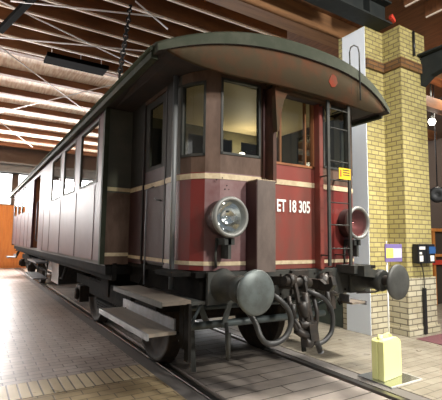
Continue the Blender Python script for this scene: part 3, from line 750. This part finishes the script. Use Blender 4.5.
        part(m, 'lower_step', label='pale worn lower step board with grey upright toe plate')
        m = MB(T); m.use(UNDER)
        if s < 0: m.bar((s*1.24, .50+sh*1.6, .58), (s*1.24, .50+sh*1.6, .94), .025, .07); m.bar((s*1.245, .40+sh, .50 if s < 0 else .66), (s*1.245, .40+sh, .94), .025, .07)
        m.bar((s*1.27, 1.8, .66), (s*1.05, 1.75, 1.1), .025, .05)
        if s < 0: m.bar((s*1.24, .62+sh, .66), (s*1.24, .5+sh, .66), .02, .05)
        m.bar((s*1.27, 1.1, .66), (s*1.05, 1.1, .98), .025, .05) if s > 0 else m.bar((s*1.06, .6, .92), (s*1.26, .6, .92), .04, .02)
        m.bar((s*1.06, 1.4, .92), (s*1.26, 1.4, .92), .04, .02)
        part(m, 'step_hanger')
    # bogie
    yc = 3.42; ya = (2.12, 4.72)
    for yy in ya:
        m = MB(T); m.use(RUSTY)
        m.tube([(-1.06, yy, .5), (1.06, yy, .5)], .07, 14)
        for s in (-1, 1): m.lathe((s*.70, yy, .5), (s, 0, 0), [(-.03, .47), (-.02, .522), (.008, .522), (.012, .4990), (.115, .494), (.115, .44), (.07, .42), (.06, .2), (.10, .14), (.12, .1)], 40)
        part(m, 'wheelset')
    m = MB(T); m.use(UNDER)
    for s in (-1, 1):
        m.bar((s*1.0, 1.55, .72), (s*1.0, 5.3, .72), .05, .16)
        m.bar((s*1.0, 2.5, .66), (s*1.0, 4.34, .66), .06, .22)
        for k in range(4): m.bar((s*1.0, yc-.5+.04*k, .50-.035*k), (s*1.0, yc+.5-.04*k, .50-.035*k), .08, .03)
    m.bar((-1, 1.6, .72), (1, 1.6, .72), .05, .12); m.bar((-1, 5.25, .72), (1, 5.25, .72), .05, .12); m.box(-1.05, 1.05, yc-.2, yc+.2, .62, 1.0)
    bg = part(m, 'bogie_frame', None, None, .005)
    for s in (-1, 1):
        for yy in ya:
            m = MB(T); m.use(RUSTY); x0, x1 = sorted((s*.96, s*1.12)); m.box(x0, x1, yy-.13, yy+.13, .37, .64); m.lathe((s*1.12, yy, .5), (s, 0, 0), [(0, .10), (.05, .09), (.06, .05)], 16); part(m, 'axle_box', None, bg, .01)
    # roof fittings
    m = MB(T); m.use(GREASE)
    for x, y in ((-.95, .62), (-.55, .60), (-.25, .55), (.15, .5)):
        m.bar((x, y, roof_z(x)-.02), (x, y, roof_z(x)+.05), .03, .03); m.tube([(x-.05, y, roof_z(x)+.05), (x+.05, y, roof_z(x)+.05)], .018, 8)
    m.tube([(x, y, roof_z(x)+.05) for x, y in ((-.95, .62), (-.55, .60), (-.25, .55), (.15, .5))], .008, 6)
    part(m, 'roof_fitting')
cab(None); cab(FLIP)

# underframe of the passenger body
m = MB(); m.use(UNDER); m.box(-1.38, 1.38, YN+.02, YF-.02, 1.02, 1.12)
for s in (-1, 1):
    x0, x1 = sorted((s*1.25, s*1.31)); m.box(x0, x1, YN, YF, .95, 1.16)
    m.tube([(s*1.28, 4.9, .98), (s*1.1, 6.2, .62), (s*1.1, 9.9, .62), (s*1.28, 11.2, .98)], .028, 8)
m.use(GREASE); m.box(-1.15, -.35, 6.4, 7.2, .48, 1.02); m.box(.3, 1.15, 6.6, 9.4, .45, 1.02); m.lathe((-.65, 8.8, .72), (0, 1, 0), [(0, .02), (.03, .24), (1.2, .24), (1.23, .02)], 20)
part(m, 'underframe', None, None, .005)
for s in (-1, 1):   # steps below the middle door
    X = lambda a, b: tuple(sorted((s*a, s*b)))
    m = MB(); m.use(LIGHTM); m.box(*X(1.2, 1.47), 7.3, 8.9, .86, .89); part(m, 'upper_step')
    m = MB(); m.use(LIGHTM); m.box(*X(1.22, 1.52), 7.2, 9.0, .52, .55); m.use(STEEL)
    for yy in (7.4, 8.8): m.bar((s*1.24, yy, .53), (s*1.2, yy, 1.0), .03, .04)
    part(m, 'lower_step')
m = MB(); m.use(LIGHTM)
for s in (-1, 1):
    m.tube([(s*1.47, 7.36, 1.35), (s*1.5, 7.36, 1.4), (s*1.5, 7.36, 2.2), (s*1.47, 7.36, 2.25)], .012, 6)
part(m, 'door_handrail')

# ================================================================== SMALL THINGS
# yellow canister on its steel base plate
m = MB(); m.use(PLATE).box(.90, 1.40, .15, .56, 0, .011); m.use(PLATEE); m.box(.895, 1.405, .14, .152, 0, .0115); m.box(1.398, 1.41, .14, .56, 0, .0115)
tag(m.build('base_plate'), 'flat shiny steel plate on the floor under the yellow canister', 'plate')
CA = empty('canister', (1.13, .36, .012)); CA.rotation_euler = (0, 0, math.radians(6))
tag(CA, 'pale yellow metal canister standing upright on a shiny plate beside the track', 'canister')
m = MB(); m.use(CANY); h = .41
prof = [(-.175, 0), (.175, 0), (.175, h-.07), (.16, h-.03), (.10, h), (-.175+.02, h), (-.175, h-.02)]
m.prism([(x, -.07, z) for x, z in prof], (0, .064, 0)); m.prism([(x, .006, z) for x, z in prof], (0, .064, 0)); m.prism([(x*.97, -.006, z*.985+.003) for x, z in prof], (0, .012, 0))
m.build('body', None, CA, .02)
m = MB(); m.use(CANY)
m.tube([(-.06, 0, h-.01), (-.055, 0, h+.03), (.04, 0, h+.035), (.10, 0, h+.0)], .012, 10)
m.build('handle', None, CA)
m = MB(); m.use(CANY); m.lathe((-.12, 0, h-.005), (0, 0, 1), [(0, .032), (.02, .032), (.022, .026), (.045, .026), (.047, .0)], 18, True, False); m.build('cap', None, CA)
# rod-mounted sign
SS = empty('sign_stand', (1.37, .50, .0115))
tag(SS, 'small purple and yellow sign on a thin white rod behind the canister', 'sign')
m = MB(); m.use(WHITE).tube([(0, 0, 0), (0, 0, 1.23)], .009, 8); m.tube([(0, 0, 1.40), (0, 0, 1.44)], .006, 8); m.lathe((0, 0, 0), (0, 0, 1), [(0, .05), (.008, .05), (.01, .012)], 16); m.build('rod', None, SS)
m = MB(); m.use(PURPLE).box(-.045, .265, -.016, -.006, 1.20, 1.405); m.build('sign_board', None, SS)
m = MB(); m.use(YELL).box(-.03, .10, -.018, -.016, 1.245, 1.355); m.use(CREAM)
for z in (1.335, 1.31, 1.285): m.box(-.015, .08, -.0185, -.018, z, z+.006)
m.build('yellow_field', None, SS)
m = MB(); m.use(LILAC).box(.10, .255, -.018, -.016, 1.245, 1.355); m.build('lilac_field', None, SS)
# black device with blue panel on the pillar
DV = empty('wall_device', (3.42, 1.35, 1.11))
tag(DV, 'black wall box with a blue panel and white stickers on the brick pillar', 'device')
m = MB(); m.use(BLACK).box(-.235, .215, -.10, 0, 0, .30); m.box(-.02, .0, -.112, -.10, .0, .30); m.build('housing', None, DV, .015)
m = MB(); m.use(BLUE).box(.05, .22, -.106, -.10, .15, .26); m.build('blue_panel', None, DV)
for bx in ((-.21, -.06, .215, .26), (-.21, -.15, .14, .175), (-.21, -.12, .03, .12), (.08, .18, .03, .12)):
    m = MB(); m.use(WHITE).box(bx[0], bx[1], -.104, -.10, bx[2], bx[3]); m.build('sticker', None, DV)
m = MB(); m.use(BLACK).tube([(3.33, 1.31, 1.12), (3.38, 1.315, 1.02), (3.41, 1.315, .90), (3.41, 1.315, .72)], .008, 8); m.box(3.385, 3.435, 1.295, 1.335, .012, .72)
tag(m.build('cable'), 'black cable and conduit running down the pillar from the wall box', 'cable')
m = MB(); m.use(BLACK).tube([(3.41, 1.345, 4.55), (3.41, 1.345, 4.98)], .02, 8)
tag(m.build('down_pipe'), 'short black pipe at the very top of the brick pillar', 'pipe')
# red fitting on the girder above the pillar
m = MB(); m.use(REDSG); m.prism([(2.85, 1.37, 5.08), (2.97, 1.37, 5.02), (2.97, 1.37, 5.06), (2.89, 1.37, 5.14)], (0, .05, 0)); m.box(2.87, 2.91, 1.39, 1.42, 5.06, 5.10)
tag(m.build('alarm_fitting'), 'small red fitting on the girder above the brick pillar', 'fitting')
# hanging dark heater panel
m = MB(); m.use(MATTE).box(-1.62, -.34, 6.22, 6.7, 5.20, 5.25); m.box(-1.62, -.34, 6.22, 6.25, 5.17, 5.27)
hp = m.build('heater_panel', None, None); tag(hp, 'long black heater panel hanging under the timber roof', 'heater')
m = MB(); m.use(BROD)
for x in (-1.5, -.9, -.45): m.tube([(x, 6.46, 5.25), (x, 6.46, 5.77)], .008, 6)
m.build('hanger_rod', None, hp)
# slack hanging chain
m = MB(); m.use(CHAINM); a, b = Vector((-.62, 4.0, 5.46)), Vector((-.77, 4.0, 4.15)); n = 17; d = (b-a)/n
for k in range(n):
    p = a+d*(k+.5); q = d.normalized(); side = Vector((1, 0, 0)) if k % 2 else Vector((0, 1, 0))
    pts = [p+q*(.060*math.sin(t*math.pi/5))+side*(.036*math.cos(t*math.pi/5)) for t in range(11)]
    m.tube(pts, .013, 6)
m.tube([b, b+Vector((-.03, 0, -.75))], .014, 6); m.tube([(-.62, 4.0, 5.44), (-.62, 4.0, 5.47)], .03, 8)
tag(m.build('chain'), 'black chain hanging from the roof timbers above the coach gutter', 'chain')
# lamp and round speaker in the right aisle
LP = empty('aisle_lamp', (6.8, 3.05, 4.4))
tag(LP, 'small lit round lamp hanging in the dark aisle behind the brick pillar', 'lamp')
m = MB(); m.use(BULB).lathe((0, 0, 0), (0, 0, 1), [(-.09, .002), (-.075, .05), (0, .09), (.07, .06), (.09, .03)], 18); m.build('globe', None, LP)
m = MB(); m.use(RSJ).tube([(0, 0, .08), (0, 0, 1.35)], .015, 8); m.lathe((0, 0, .07), (0, 0, 1), [(0, .05), (.08, .02)], 14); m.build('stem', None, LP)
m = MB(); m.use(BLACK).lathe((7.0, 3.1, 2.6), (-.87, -.5, 0), [(0, .02), (0, .17), (.06, .20), (.10, .20), (.12, .15), (.08, .03)], 24); m.tube([(7.0, 3.1, 2.75), (7.0, 3.1, 5.7)], .015, 8)
tag(m.build('pendant_speaker'), 'round black pendant speaker hanging in the aisle below the lit lamp', 'speaker')
# wooden display cabinet and carpet behind the pillar
DC = empty('display_cabinet', (6.6, 2.9, 0))
tag(DC, 'wooden framed display cabinet in the aisle beyond the black wall box', 'cabinet')
m = MB(); m.use(ORANGE)
for x in (-.8, -.2, .4, 1.0): m.box(x, x+.08, 0, .08, 0, 1.75)
m.box(-.8, 1.08, -.01, .09, 1.69, 1.76); m.box(-.8, 1.08, -.01, .09, 1.1, 1.16); m.build('frame', None, DC)
m = MB(); m.use(DARKIN).box(-.8, 1.08, .09, .5, .0, 1.75); m.build('cabinet_body', None, DC)
m = MB(); m.use(REDSG).box(-.7, .9, -.03, .08, .92, 1.02); m.build('shelf', None, DC)
m = MB(); m.use(CARPET).box(3.0, 4.8, .72, 1.22, 0, .008)
tag(m.build('floor_mat', None), 'maroon mat on the paving by the daylight-paled foot of the pillar', 'mat')
